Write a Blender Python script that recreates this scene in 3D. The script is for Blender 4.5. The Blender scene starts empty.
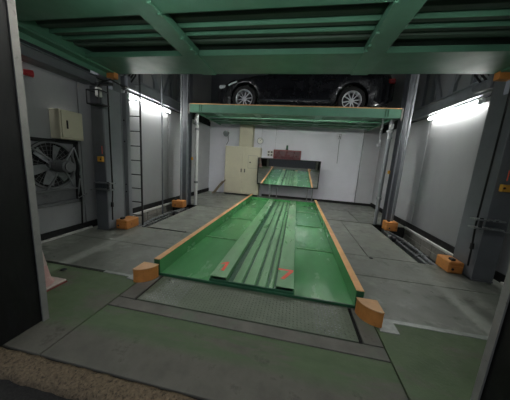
import bpy, bmesh, math, random
from mathutils import Matrix, Vector
random.seed(7)
S = bpy.context.scene
COL = S.collection
PI = math.pi

# ---------------------------------------------------------------- camera, world, exposure
cd = bpy.data.cameras.new('camera'); cam = bpy.data.objects.new('camera', cd); COL.objects.link(cam)
cd.sensor_width = 36; cd.lens = 36 * 221 / 510; cd.clip_start = .02; cd.clip_end = 100
CX = (0.98060166, 0.09697274, -0.17034283)      # world X, Y, Z seen in the camera (right, down, forward)
CY = (0.18429341, -0.16015975, 0.96973439)
CZ = (0.06675573, -0.98231621, -0.17492436)
R = Matrix(((CX[0], -CX[1], -CX[2]), (CY[0], -CY[1], -CY[2]), (CZ[0], -CZ[1], -CZ[2])))
cam.matrix_world = Matrix.Translation((0, 0, 1.4)) @ R.to_4x4()
S.camera = cam
w = bpy.data.worlds.new('night'); S.world = w; w.use_nodes = True
w.node_tree.nodes['Background'].inputs[0].default_value = (.75, .85, 1, 1)
w.node_tree.nodes['Background'].inputs[1].default_value = .05
S.view_settings.view_transform = 'Standard'; S.view_settings.look = 'None'
S.view_settings.gamma = 1; S.view_settings.use_curve_mapping = False
S.view_settings.exposure = 2.5
TUBE, FILL_DOOR, FILL_DECK, FILL_UP = 14.0, 9.0, 18.0, 32.0     # fluorescent tubes: side walls; added fill: over the door, under the deck, upper level

# ---------------------------------------------------------------- materials
def lin(h):
    h = h.lstrip('#'); o = []
    for i in (0, 2, 4):
        c = int(h[i:i+2], 16) / 255
        o.append(c / 12.92 if c <= .04045 else ((c + .055) / 1.055) ** 2.4)
    return (*o, 1)
MATS = {}
def mat(name, col, rough=.55, metal=0, var=.18, scale=3, wear=None, wear_at=.62, wear_scale=4, wear_soft=.12,
        bump=.0, bump_scale=60, pale_y=0, stretch=(1, 1, 1), rvar=.15, emit=0, coat=0, dirt=None):
    m = bpy.data.materials.new(name); m.use_nodes = True
    t = m.node_tree; N = t.nodes; L = t.links; b = N['Principled BSDF']
    c = lin(col) if isinstance(col, str) else col
    b.inputs['Metallic'].default_value = metal; b.inputs['Coat Weight'].default_value = coat
    g = N.new('ShaderNodeNewGeometry')
    mp = N.new('ShaderNodeMapping'); mp.inputs['Scale'].default_value = stretch
    L.new(g.outputs['Position'], mp.inputs['Vector'])
    def noise(s, det=6, rgh=.6):
        n = N.new('ShaderNodeTexNoise'); n.inputs['Scale'].default_value = s; n.inputs['Detail'].default_value = det
        n.inputs['Roughness'].default_value = rgh; L.new(mp.outputs[0], n.inputs['Vector']); return n.outputs['Fac']
    def ramp(src, a, bb, lo=0., hi=1.):
        r = N.new('ShaderNodeMapRange'); r.inputs[1].default_value = a; r.inputs[2].default_value = bb
        r.inputs[3].default_value = lo; r.inputs[4].default_value = hi; L.new(src, r.inputs[0]); return r.outputs[0]
    def mix(f, a, bb, mode='MIX'):
        x = N.new('ShaderNodeMix'); x.data_type = 'RGBA'; x.blend_type = mode
        if hasattr(f, 'links'): L.new(f, x.inputs[0])
        else: x.inputs[0].default_value = f
        for v, i in ((a, 6), (bb, 7)):
            if hasattr(v, 'links'): L.new(v, x.inputs[i])
            else: x.inputs[i].default_value = v
        return x.outputs[2]
    n1 = noise(scale)
    k = ramp(n1, .3, .7, 1 - var, 1 + var)
    hsv = N.new('ShaderNodeHueSaturation'); hsv.inputs['Color'].default_value = c; L.new(k, hsv.inputs['Value'])
    out = hsv.outputs[0]
    if wear:
        nz = noise(wear_scale, 8, .68)
        if pale_y:                       # pale tone increases towards the inner end of the pallet
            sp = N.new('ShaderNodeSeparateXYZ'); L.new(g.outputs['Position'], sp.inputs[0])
            ad = N.new('ShaderNodeMath'); ad.operation = 'ADD'; L.new(nz, ad.inputs[0]); L.new(ramp(sp.outputs[1], 3.2, 5.2, 0, pale_y), ad.inputs[1]); nz = ad.outputs[0]
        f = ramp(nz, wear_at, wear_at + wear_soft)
        out = mix(f, out, lin(wear))
    if dirt:
        f = ramp(noise(dirt[1], 9, .7), dirt[2], dirt[2] + dirt[3]); out = mix(f, out, lin(dirt[0]))
    L.new(out, b.inputs['Base Color'])
    L.new(ramp(noise(scale * 1.7), .3, .7, max(.02, rough - rvar), min(1, rough + rvar)), b.inputs['Roughness'])
    if bump:
        bp = N.new('ShaderNodeBump'); bp.inputs['Strength'].default_value = bump; bp.inputs['Distance'].default_value = .01
        L.new(noise(bump_scale, 4), bp.inputs['Height']); L.new(bp.outputs[0], b.inputs['Normal'])
    if emit:
        b.inputs['Emission Color'].default_value = c; b.inputs['Emission Strength'].default_value = emit
    MATS[name] = m
    return m
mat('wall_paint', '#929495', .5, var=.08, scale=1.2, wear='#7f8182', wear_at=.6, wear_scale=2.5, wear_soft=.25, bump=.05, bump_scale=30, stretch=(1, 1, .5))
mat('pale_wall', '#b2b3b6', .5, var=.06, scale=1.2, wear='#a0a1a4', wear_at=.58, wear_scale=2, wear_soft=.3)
mat('wall_joint', '#26282a', .8)
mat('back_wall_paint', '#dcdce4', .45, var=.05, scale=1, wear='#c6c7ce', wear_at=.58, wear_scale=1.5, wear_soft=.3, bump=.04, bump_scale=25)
mat('rubber', '#141516', .7)
mat('white_trim', '#c9c9c4', .6, var=.12, wear='#8f8f8a', wear_at=.58)
mat('pit_concrete', '#8f8d86', .85, var=.2, scale=6, wear='#5b5a55', wear_at=.55, wear_soft=.2, bump=.3)
mat('floor_steel', '#7a7d75', .42, var=.2, scale=2.5, wear='#a3a59b', wear_at=.56, wear_scale=2.6, wear_soft=.18, bump=.06, bump_scale=18, dirt=('#4b4e47', 3.6, .54, .16))
mat('floor_green', '#6c7563', .42, var=.16, scale=2.0, wear='#848a7c', wear_at=.58, wear_scale=3, wear_soft=.25, bump=.08, bump_scale=22, dirt=('#575e52', 2.6, .52, .25))
mat('floor_base', '#1c1d1c', .9)
mat('concrete_apron', '#75726a', .7, var=.18, scale=5, wear='#6f7868', wear_at=.52, wear_scale=1.6, wear_soft=.1, bump=.15, bump_scale=40, dirt=('#4b4843', 7, .6, .15))
mat('green_apron', '#5f6a52', .6, var=.2, scale=3, wear='#6d6b64', wear_at=.6, wear_scale=2.4, wear_soft=.12, bump=.12, bump_scale=40, dirt=('#566049', 4, .56, .2))
mat('brown_apron', '#6a645a', .75, var=.2, scale=4, wear='#4f4b45', wear_at=.57, wear_scale=3, wear_soft=.15, bump=.15, bump_scale=40)
def apron_material():
    m = mat('apron', '#6d6a60', .6, var=.22, scale=5, bump=.15, bump_scale=40, dirt=('#45423a', 5, .56, .12))
    t = m.node_tree; N = t.nodes; L = t.links; b = N['Principled BSDF']
    src = b.inputs['Base Color'].links[0].from_socket
    g = N.new('ShaderNodeNewGeometry'); sp = N.new('ShaderNodeSeparateXYZ'); L.new(g.outputs['Position'], sp.inputs[0])
    def nz(s_, d=7):
        n = N.new('ShaderNodeTexNoise'); n.inputs['Scale'].default_value = s_; n.inputs['Detail'].default_value = d; n.inputs['Roughness'].default_value = .65; return n.outputs['Fac']
    def mth(op, a, c):
        x = N.new('ShaderNodeMath'); x.operation = op
        for k, v in enumerate((a, c)):
            if hasattr(v, 'links'): L.new(v, x.inputs[k])
            else: x.inputs[k].default_value = v
        return x.outputs[0]
    y = mth('ADD', sp.outputs[1], mth('MULTIPLY', mth('SUBTRACT', nz(2.2), .5), .22))
    r = N.new('ShaderNodeMapRange'); r.inputs[1].default_value = 1.24; r.inputs[2].default_value = 1.34; L.new(y, r.inputs[0])   # green paint left inside the sill line
    r2 = N.new('ShaderNodeMapRange'); r2.inputs[1].default_value = .66; r2.inputs[2].default_value = .52; L.new(nz(3.5), r2.inputs[0])
    f = mth('MULTIPLY', r.outputs[0], r2.outputs[0])
    gm = N.new('ShaderNodeTexNoise'); gm.inputs['Scale'].default_value = 6; gm.inputs['Detail'].default_value = 6
    cr = N.new('ShaderNodeMix'); cr.data_type = 'RGBA'; L.new(gm.outputs['Fac'], cr.inputs[0]); cr.inputs[6].default_value = lin('#4d5f44'); cr.inputs[7].default_value = lin('#6c7e5c')
    x = N.new('ShaderNodeMix'); x.data_type = 'RGBA'; L.new(f, x.inputs[0]); L.new(src, x.inputs[6]); L.new(cr.outputs[2], x.inputs[7]); L.new(x.outputs[2], b.inputs['Base Color'])
apron_material()
mat('aggregate', '#7d6c55', .9, var=.4, scale=60, wear='#43392d', wear_at=.5, wear_scale=55, wear_soft=.15, bump=1, bump_scale=55)
mat('asphalt', '#2e2c29', .9, var=.35, scale=50, wear='#4a4338', wear_at=.62, wear_scale=6, bump=.8, bump_scale=90)
mat('pallet_green', '#539a5e', .22, var=.2, scale=2.5, wear='#a3b199', pale_y=.1, wear_at=.68, wear_scale=2.3, wear_soft=.22, bump=.04, bump_scale=14, stretch=(1, .35, 1), dirt=('#4b6648', 4.5, .6, .2), rvar=.1)
mat('pallet_dark', '#255c3e', .45, var=.2)
mat('channel_green', '#6fa672', .36, var=.25, scale=4, wear='#aebaa2', pale_y=.12, wear_at=.66, wear_scale=3, wear_soft=.2, stretch=(1, .3, 1), dirt=('#46573f', 7, .62, .15))
mat('deck_green', '#54866f', .4, var=.15, scale=2, wear='#5c8270', wear_at=.6, wear_soft=.2, rvar=.1)
mat('deck_pan', '#45594e', .55, var=.25, scale=4, wear='#574a3e', wear_at=.6, wear_soft=.15, stretch=(.25, 1, 1))
mat('rail_orange', '#f0b67c', .5, var=.12, scale=6, wear='#dca066', wear_at=.6, dirt=('#7d5630', 9, .66, .1))
mat('guard_orange', '#cc8745', .5, var=.15, scale=8, wear='#8a5425', wear_at=.6, wear_scale=9)
mat('guard_top', '#e2b080', .5, var=.12, scale=8, wear='#e2c9a6', wear_at=.62, wear_scale=12)
mat('red_paint', '#ff6a50', .5, var=.1, wear='#d0684a', wear_at=.66, wear_scale=20)
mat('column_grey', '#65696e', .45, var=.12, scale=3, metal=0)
mat('column_light', '#85898d', .42, var=.12, scale=3)
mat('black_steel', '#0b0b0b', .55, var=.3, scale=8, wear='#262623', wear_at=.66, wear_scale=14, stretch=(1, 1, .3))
mat('jamb_grey', '#8f8d88', .5, var=.15, scale=8, wear='#5a5854', wear_at=.6, wear_scale=10)
mat('galvanised', '#9a9d9f', .35, metal=.7, var=.2, scale=10)
mat('pipe_white', '#d5d6d4', .4, var=.08)
mat('dark_pipe', '#2c2e30', .5, var=.2)
mat('rail_steel', '#a7aaab', .32, metal=.85, var=.2, scale=12)
mat('bright_strip', '#a2a6a2', .45, metal=.3, var=.25, scale=14)
mat('cream_paint', '#cbc6ae', .45, var=.06, scale=2, wear='#b9b49c', wear_at=.62)
mat('fan_grey', '#6a6c6e', .55, var=.2, scale=8, wear='#3c3d3f', wear_at=.6)
mat('fan_frame', '#808385', .5, var=.15, scale=6)
mat('fan_dark', '#1b1c1d', .8)
mat('red_plastic', '#b32530', .35, var=.1)
mat('display_red', '#741a1c', .4, var=.15)
mat('display_face', '#4c0e10', .3, var=.3)
mat('mirror', '#e8ecea', .02, metal=1, var=.01, rvar=0)
mat('black_plastic', '#161718', .4)
mat('car_black', '#15161a', .22, var=.1, coat=1)
mat('car_glass', '#050607', .05, coat=1)
mat('tyre', '#0d0d0e', .75)
mat('rim_silver', '#c9ccd0', .35, metal=.3, var=.08)
mat('chrome', '#d6d8da', .15, metal=1, var=.05)
mat('lens', '#dfe6ea', .1, coat=1, var=.05)
mat('tail_lens', '#6e0d10', .15, coat=1)
mat('yellow_plastic', '#dca43a', .45, var=.08)
mat('cone_pink', '#c29a94', .6, var=.12, wear='#d8c6c0', wear_at=.58)
mat('cone_base', '#c9b7b0', .7, var=.12)
mat('cone_red', '#8e4640', .6)
mat('wood', '#8b7a66', .7, var=.25, scale=5, stretch=(1, 6, 1))
mat('sticker_white', '#d9d9d2', .5, var=.05)
mat('tube_light', (1, 1, .96, 1), .4, var=.0, emit=TUBE)
mat('tube_light_door', (1, .98, .93, 1), .4, var=.0, emit=FILL_DOOR)
mat('tube_light_deck', (1, 1, .96, 1), .4, var=.0, emit=FILL_DECK)
mat('tube_light_upper', (.96, .98, 1, 1), .4, var=.0, emit=FILL_UP)
mat('fixture_white', '#d8dbdc', .35, var=.05)
mat('ceiling_dark', '#26282b', .8)

# ---------------------------------------------------------------- mesh builder
class B:
    def __init__(s, T=None): s.v = []; s.f = []; s.T = T
    def add(s, vs, fs):
        o = len(s.v)
        for p in vs:
            p = Vector(p); s.v.append(s.T @ p if s.T else p)
        s.f += [tuple(i + o for i in f) for f in fs]
        return s
    def box(s, x0, x1, y0, y1, z0, z1):
        x0, x1 = sorted((x0, x1)); y0, y1 = sorted((y0, y1)); z0, z1 = sorted((z0, z1))
        return s.add([(x0, y0, z0), (x1, y0, z0), (x1, y1, z0), (x0, y1, z0), (x0, y0, z1), (x1, y0, z1), (x1, y1, z1), (x0, y1, z1)],
                     [(3, 2, 1, 0), (4, 5, 6, 7), (0, 1, 5, 4), (1, 2, 6, 5), (2, 3, 7, 6), (3, 0, 4, 7)])
    def prism(s, poly, axis, a, b):
        n = len(poly); vs = []
        for h in (a, b):
            for (p, q) in poly:
                vs.append({'x': (h, p, q), 'y': (p, h, q), 'z': (p, q, h)}[axis])
        fs = [tuple(range(n - 1, -1, -1)), tuple(range(n, 2 * n))]
        fs += [(i, (i + 1) % n, n + (i + 1) % n, n + i) for i in range(n)]
        return s.add(vs, fs)
    def cyl(s, p0, p1, r0, r1=None, n=14):
        r1 = r0 if r1 is None else r1
        p0 = Vector(p0); p1 = Vector(p1); d = (p1 - p0).normalized()
        u = d.orthogonal().normalized(); v = d.cross(u)
        vs = []
        for p, r in ((p0, r0), (p1, r1)):
            for i in range(n):
                a = 2 * PI * i / n; vs.append(p + u * (r * math.cos(a)) + v * (r * math.sin(a)))
        fs = [tuple(range(n - 1, -1, -1)), tuple(range(n, 2 * n))] + [(i, (i + 1) % n, n + (i + 1) % n, n + i) for i in range(n)]
        return s.add(vs, fs)
    def bar(s, p0, p1, wd, th, up=(0, 0, 1)):
        p0 = Vector(p0); p1 = Vector(p1); d = (p1 - p0).normalized(); u = d.cross(Vector(up))
        u = (u.normalized() if u.length > 1e-5 else d.orthogonal().normalized()); v = u.cross(d)
        vs = [p + u * (a * wd / 2) + v * (b * th / 2) for p in (p0, p1) for a, b in ((-1, -1), (1, -1), (1, 1), (-1, 1))]
        return s.add(vs, [(3, 2, 1, 0), (4, 5, 6, 7), (0, 1, 5, 4), (1, 2, 6, 5), (2, 3, 7, 6), (3, 0, 4, 7)])
    def tube(s, pts, r, n=8):
        pts = [Vector(p) for p in pts]; m = len(pts); vs = []; u = None
        for i, p in enumerate(pts):
            d = (pts[min(i + 1, m - 1)] - pts[max(i - 1, 0)]).normalized()
            u = d.orthogonal().normalized() if u is None else (u - d * u.dot(d)).normalized()
            v = d.cross(u)
            for k in range(n):
                a = 2 * PI * k / n; vs.append(p + u * (r * math.cos(a)) + v * (r * math.sin(a)))
        fs = [tuple(range(n - 1, -1, -1)), tuple(range((m - 1) * n, m * n))]
        for i in range(m - 1):
            for k in range(n):
                a = i * n + k; b = i * n + (k + 1) % n; fs.append((a, b, b + n, a + n))
        return s.add(vs, fs)
    def lathe(s, prof, c, axis='z', n=24):
        c = Vector(c); m = len(prof); vs = []
        for (r, h) in prof:
            for k in range(n):
                a = 2 * PI * k / n; p, q = r * math.cos(a), r * math.sin(a)
                vs.append(c + Vector({'z': (p, q, h), 'y': (p, h, q), 'x': (h, p, q)}[axis]))
        fs = []
        for i in range(m - 1):
            for k in range(n):
                a = i * n + k; b = i * n + (k + 1) % n; fs.append((a, b, b + n, a + n))
        loop = prof[0] == prof[-1]
        if prof[0][0] > 1e-6 and not loop: fs.append(tuple(range(n - 1, -1, -1)))
        if prof[-1][0] > 1e-6 and not loop: fs.append(tuple(range((m - 1) * n, m * n)))
        return s.add(vs, fs)
    def make(s, name, m, parent=None, bevel=0, smooth=False, seg=1, angle=.6):
        xs = [p.x for p in s.v]; ys = [p.y for p in s.v]; zs = [p.z for p in s.v]
        o0 = Vector(((min(xs) + max(xs)) / 2, (min(ys) + max(ys)) / 2, min(zs)))
        me = bpy.data.meshes.new(name)
        me.from_pydata([tuple(p - o0) for p in s.v], [], s.f)
        bm = bmesh.new(); bm.from_mesh(me)
        if smooth: bmesh.ops.remove_doubles(bm, verts=bm.verts, dist=1e-5)
        bmesh.ops.recalc_face_normals(bm, faces=bm.faces)
        if bevel:
            es = [e for e in bm.edges if len(e.link_faces) == 2 and e.calc_face_angle(0) > .5]
            bmesh.ops.bevel(bm, geom=es, offset=bevel, segments=seg, profile=.5, affect='EDGES', clamp_overlap=True)
        if smooth:
            for f in bm.faces: f.smooth = True
            for e in bm.edges:
                if len(e.link_faces) == 2 and e.calc_face_angle(0) > angle: e.smooth = False
        bm.to_mesh(me); bm.free()
        me.materials.append(MATS[m])
        ob = bpy.data.objects.new(name, me); COL.objects.link(ob)
        ob['_w'] = tuple(o0)
        if parent:
            ob.parent = parent; ob.location = o0 - Vector(parent['_w'])
        else: ob.location = o0
        return ob
def tag(o, label=None, cat=None, group=None, kind=None):
    if label: o['label'] = label
    if cat: o['category'] = cat
    if group: o['group'] = group
    if kind: o['kind'] = kind
    return o
def thing(name, loc, label, cat, group=None):
    o = bpy.data.objects.new(name, None); COL.objects.link(o); o.location = loc; o['_w'] = tuple(loc); o.empty_display_size = .1
    return tag(o, label, cat, group)
def struct(o, label=None): return tag(o, label, None, None, 'structure')
def piece(mesh_ob, parent, name, world):        # another piece sharing mesh data
    o = mesh_ob.copy(); o.name = name; COL.objects.link(o); o.parent = parent
    o.location = Vector(world) - Vector(parent['_w']); o['_w'] = tuple(world); return o

# dimensions (metres); the bay is symmetric about x = XC
XC = -.375; XL = -3.6; XR = 2.87; YB = 8.85
def mx(x): return 2 * XC - x                    # mirrored x

# ================================================================ SETTING
fl = struct(B().box(-4.2, 3.5, 1.0, 3.66, -.5, -.02).box(-2.76, 2.02, 3.66, 6.0, -.5, -.02).box(-4.2, 3.5, 6.0, 9.2, -.5, -.02)
            .box(-4.2, -2.76, 3.66, 6.0, -.6, -.3).box(2.02, 3.5, 3.66, 6.0, -.6, -.3).make('floor', 'floor_base'),
            'steel plated parking floor with two open pits along the sides')
def plate(x0, x1, y0, y1, m='floor_steel', name='floor_plate', z=0):
    return B().box(x0 + .005, x1 - .005, y0 + .005, y1 - .005, -.02, z).make(name, m, fl, bevel=.003)
# left and right of the pallet
for a in [(-3.6, -1.58, 2.08, 2.9, 'floor_steel'), (-3.6, -1.58, 2.9, 3.66, 'floor_steel'),
          (-2.75, -1.58, 3.66, 5.95), (-3.6, -1.58, 6.0, 7.3), (-3.6, -1.58, 7.3, 8.9), (-1.58, .83, 2.18, 5.0), (-1.58, .83, 5.0, 8.9),
          (.83, 2.87, 2.08, 2.95), (.83, 2.87, 2.95, 3.66), (.83, 1.27, 3.66, 5.95), (1.27, 2.02, 3.66, 5.95),
          (.83, 1.75, 6.0, 7.4), (1.75, 2.87, 6.0, 7.4), (.83, 2.87, 7.4, 8.9)]:
    plate(*a)
# concrete apron in front of the check plate
plate(-1.60, .83, 1.58, 1.715, 'concrete_apron', 'concrete_strip')
plate(-1.60, -1.425, 1.715, 2.18, 'concrete_apron', 'concrete_strip'); plate(.67, .83, 1.715, 2.18, 'concrete_apron', 'concrete_strip')
plate(-1.60, .83, 1.02, 1.58, 'apron', 'concrete_slab'); plate(-3.6, -1.60, 1.02, 2.05, 'apron', 'concrete_slab'); plate(.83, 2.87, 1.02, 2.05, 'apron', 'concrete_slab')
# steel strips in the floor joints
B().box(-2.1, -1.72, 2.045, 2.085, -.02, .004).make('floor_strip', 'bright_strip', fl)
B().box(.90, 2.4, 2.04, 2.09, -.02, .004).make('floor_strip', 'bright_strip', fl)
B().box(.86, 1.02, 1.9, 2.04, -.02, .004).make('floor_strip', 'bright_strip', fl)
B().box(-1.76, -1.62, 2.0, 2.16, -.02, .005).make('floor_strip', 'bright_strip', fl)
# checker plate with its raised pattern
ck = B().box(-1.405, .64, 1.725, 2.175, -.02, 0).make('checker_plate', 'floor_green', fl, bevel=.002)
b = B(); b2 = B()
nx, ny = 60, 13
for i in range(nx):
    for j in range(ny):
        x = -1.40 + (i + .5) * 2.03 / nx; y = 1.735 + (j + .5) * .43 / ny
        a = PI / 4 if (i + j) % 2 else -PI / 4
        c, s_ = math.cos(a), math.sin(a)
        P = [(-.015, 0), (0, -.0045), (.015, 0), (0, .0045)]
        vs = [(x + p * c - q * s_, y + p * s_ + q * c, 0) for p, q in P] + [(x, y, .004)]
        (b2 if (-1.34 < x < -1.0 or .28 < x < .52) and random.random() < .9 else b).add(vs, [(0, 1, 4), (1, 2, 4), (2, 3, 4), (3, 0, 4)])
tag(b.make('raised_pattern', 'floor_green', ck), kind='stuff')
tag(b2.make('polished_pattern', 'galvanised', ck), kind='stuff')
# kerb and ground outside
b = B(); nx, ny = 150, 8; vs = []; fs = []
prof = [(1.02, -.12), (1.02, -.012), (1.0, -.008), (.97, -.012), (.94, -.018), (.91, -.025), (.885, -.05), (.88, -.12)]
for i in range(nx + 1):
    x = -4.4 + 8.2 * i / nx
    for j, (y, z) in enumerate(prof):
        k = 0 if j in (0, 7) else 1
        vs.append((x, y + k * random.uniform(-.008, .008) * (j > 1), z + k * random.uniform(-.007, .007)))
for i in range(nx):
    for j in range(7): fs.append((i * 8 + j, i * 8 + j + 1, i * 8 + j + 9, i * 8 + j + 8))
b.add(vs, fs)
struct(b.make('trim_1', 'aggregate', smooth=True, angle=3), 'rough exposed aggregate kerb across the entrance')
struct(B().box(-4.6, 4.2, -4, 1.02, -.3, -.07).make('floor_outside', 'asphalt'), 'dark rough ground outside the entrance')

# side walls, each a backing with proud steel panels
def side_wall(sg, name, lab):
    X = XL if sg < 0 else XR
    def bx(x0, x1, *r): return B().box(X + sg * x0, X + sg * x1, *r)
    wl = struct(bx(.03, .2, 1.0, 9.1, -.6, 5.2).make(name, 'wall_joint'), lab)
    seams = [1.25, 3.22, 5.84, 7.2, 8.86] if sg < 0 else [1.25, 2.4, 5.84, 7.4, 8.86]
    for a, c in zip(seams[:-1], seams[1:]):
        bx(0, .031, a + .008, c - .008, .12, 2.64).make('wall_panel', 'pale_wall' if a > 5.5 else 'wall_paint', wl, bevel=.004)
    for a, c in ((1.25, 3.4), (3.4, 4.6), (4.6, 5.85), (5.85, 7.3), (7.3, 8.86)):
        bx(0, .031, a + .01, c - .01, 2.92, 5.1).make('upper_panel', 'wall_paint', wl, bevel=.004)
    bx(-.02, .03, 1.25, 3.66, -.02, .12).make('skirting', 'rubber', wl)
    bx(-.02, .03, 3.66, 8.86, .02, .14).make('skirting', 'rubber', wl)
    bx(-.05, .03, 1.25, 3.3, -.02, .03).make('sill', 'white_trim', wl, bevel=.005)
    bx(-.06, .03, 3.66, 6.0, -.03, .02).make('sill', 'white_trim', wl, bevel=.006)
    # concrete pit face in blocks
    ys = [3.66 + .39 * i for i in range(7)]
    for a, c in zip(ys[:-1], ys[1:]):
        for z0, z1 in ((-.3, -.17), (-.165, -.035)):
            bx(-.04, .03, a + .004, min(c, 6.0) - .004, z0, z1).make('pit_block', 'pit_concrete', wl, bevel=.006)
    # girt above the lamp, light braces over it
    gt = bx(-.1, .03, 3.5, 6.5, 2.66, 2.90).make('girt', 'column_light', wl, bevel=.006)
    bx(-.13, -.1, 3.5, 6.5, 2.655, 2.675).make('girt_lip', 'column_light', gt)
    bx(-.13, -.1, 3.5, 6.5, 2.885, 2.905).make('girt_lip', 'column_light', gt)
    for (ya, yb) in ((4.15, 4.6), (5.35, 4.75), (5.6, 6.1)):
        B().bar((X - sg * .03, ya, 2.9), (X - sg * .03, yb, 3.9), .1, .04, (1, 0, 0)).make('brace', 'column_light', wl)
    for y in (4.7, 5.2, 5.95, 6.3):
        bx(-.06, .0, y - .03, y + .03, 2.9, 4.6).make('stud', 'column_light' if y > 5 else 'column_grey', wl)
    return wl
side_wall(-1, 'wall_left', 'grey steel panel wall with fan and fluorescent lamp on the left')
side_wall(1, 'wall_right', 'grey steel panel wall with fluorescent lamp on the right')
wb = struct(B().box(-3.85, 3.1, YB + .03, YB + .2, -.5, 5.2).make('wall_back', 'wall_joint'), 'pale painted back wall behind the mirror')
for a, c in ((-3.6, -1.45), (-1.45, -.9), (-.9, 2.28)):
    B().box(a + (.004 if a > -3 else 0), c - .004, YB, YB + .031, .0, 2.9).make('wall_panel', 'back_wall_paint', wb, bevel=.003)
B().box(2.29, 2.87, YB - .02, YB + .031, .0, 2.9).make('wall_panel', 'pale_wall', wb, bevel=.003)
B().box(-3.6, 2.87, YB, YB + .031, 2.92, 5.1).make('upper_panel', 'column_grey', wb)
B().box(-1.3, 2.87, YB - .03, YB + .01, 0, .09).make('skirting', 'rubber', wb)
B().box(-3.6, 2.87, YB - .1, YB + .01, 2.82, 2.9).make('ledge', 'white_trim', wb, bevel=.01)
struct(B().box(-3.85, 3.1, .9, 9.1, 5.1, 5.3).make('ceiling', 'ceiling_dark'), 'dark ceiling high above the lift shaft')
# the front wall either side of the door (in shadow) and lintel
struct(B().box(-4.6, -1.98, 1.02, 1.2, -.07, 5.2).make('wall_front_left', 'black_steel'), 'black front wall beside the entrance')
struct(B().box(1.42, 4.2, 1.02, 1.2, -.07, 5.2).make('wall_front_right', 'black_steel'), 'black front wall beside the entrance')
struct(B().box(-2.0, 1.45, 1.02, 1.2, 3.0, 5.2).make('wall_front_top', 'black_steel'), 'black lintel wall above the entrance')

def jamb(name, T, lab):
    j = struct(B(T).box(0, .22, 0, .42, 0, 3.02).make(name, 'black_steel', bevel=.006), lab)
    B(T).box(.218, .232, .0, .06, 0, 3.02).make('edge_strip', 'black_steel', j)
    B(T).box(.10, .235, .42, .43, 0, 3.02).make('angle_strip', 'jamb_grey', j)
    B(T).box(.226, .236, .385, .43, 0, 3.02).make('angle_strip', 'jamb_grey', j)
    B(T).box(.07, .09, -.012, .0, 0, 3.02).make('guide_groove', 'jamb_grey' if name == 'trim_9' else 'dark_pipe', j)
    return j
jamb('trim_2', Matrix.Translation((-2.13, .88, 0)), 'black steel door jamb with a grey edge strip on the left')
jamb('trim_3', Matrix.Translation((1.46, .98, 0)) @ Matrix.Diagonal((-1, 1, 1, 1)), 'black steel door jamb with a grey edge strip on the right')

# ================================================================ GROUND PALLET
PX0, PX1, PY0, PY1 = -1.53, .78, 2.18, 7.8
t = thing('parking_pallet', (XC, 5, 0), 'long green steel parking pallet with orange edge rails, on the floor', 'pallet')
for (x0, x1, n) in ((PX0 + .02, -.845, 4), (.095, PX1 - .02, 4)):
    ys = [PY0, 3.55, 4.95, 6.4, PY1]
    for a, c in zip(ys[:-1], ys[1:]):
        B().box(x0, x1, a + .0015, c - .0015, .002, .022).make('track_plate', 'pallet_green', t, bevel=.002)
    for y in ys[1:-1]:
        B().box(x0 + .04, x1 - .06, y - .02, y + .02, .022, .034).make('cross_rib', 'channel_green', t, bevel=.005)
# raised hat channels with numbers
for (x0, x1) in ((-.845, -.655), (-.095, .095)):
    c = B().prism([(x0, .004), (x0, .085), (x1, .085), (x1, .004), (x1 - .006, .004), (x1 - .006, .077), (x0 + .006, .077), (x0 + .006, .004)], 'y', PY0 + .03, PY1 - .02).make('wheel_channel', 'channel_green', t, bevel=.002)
    B().box(x0 + .008, x1 - .008, PY0 + .3, PY0 + .31, .004, .076).make('channel_stop', 'fan_dark', c)
# centre deck: ribs
B().box(-.655, -.095, PY0 + .04, PY1 - .02, .002, .016).make('centre_plate', 'pallet_dark', t)
for x0, x1, h in ((-.59, -.475, .036), (-.455, -.325, .038), (-.305, -.2, .036), (-.18, -.12, .03)):
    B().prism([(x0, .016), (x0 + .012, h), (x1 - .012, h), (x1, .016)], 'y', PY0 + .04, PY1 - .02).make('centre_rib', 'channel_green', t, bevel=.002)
B().box(PX0 + .03, PX1 - .03, PY0 - .005, PY0 + .012, 0, .03).make('front_lip', 'pallet_dark', t, bevel=.003)
B().box(-.85, .10, PY0 + .012, PY0 + .03, 0, .055).make('front_lip', 'pallet_dark', t, bevel=.003)
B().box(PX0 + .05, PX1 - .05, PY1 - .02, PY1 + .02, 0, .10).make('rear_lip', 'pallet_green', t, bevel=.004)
for sg, x in ((-1, PX0), (1, PX1)):
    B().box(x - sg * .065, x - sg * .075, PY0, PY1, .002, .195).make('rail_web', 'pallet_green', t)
    B().box(x - sg * .0, x - sg * .075, PY0, PY1, .19, .2).make('rail_cap', 'rail_orange', t, bevel=.002)
    B().box(x, x - sg * .008, PY0, PY1, .14, .192).make('rail_flange', 'pallet_green', t)
    B().box(x - sg * .004, x - sg * .07, PY0 - .004, PY0 + .004, .0, .192).make('rail_end_plate', 'pallet_dark', t)
def glyph(polys, cx, cy, s, z, nm):
    b = B()
    for poly in polys: b.prism([(cx + p * s, cy + q * s) for p, q in poly], 'z', z, z + .0012)
    return b.make(nm, 'red_paint', t)
glyph([[(-.06, -.5), (.10, -.5), (.10, .5), (-.04, .5), (-.28, .28), (-.28, .16), (-.06, .26)]], -.755, 2.47, .235, .0852, 'number_one')
glyph([[(-.38, .5), (-.38, .34), (.14, .34), (.14, .30), (-.22, -.5), (-.04, -.5), (.36, .34), (.36, .5)]], -.005, 2.50, .25, .0852, 'number_seven')

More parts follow.
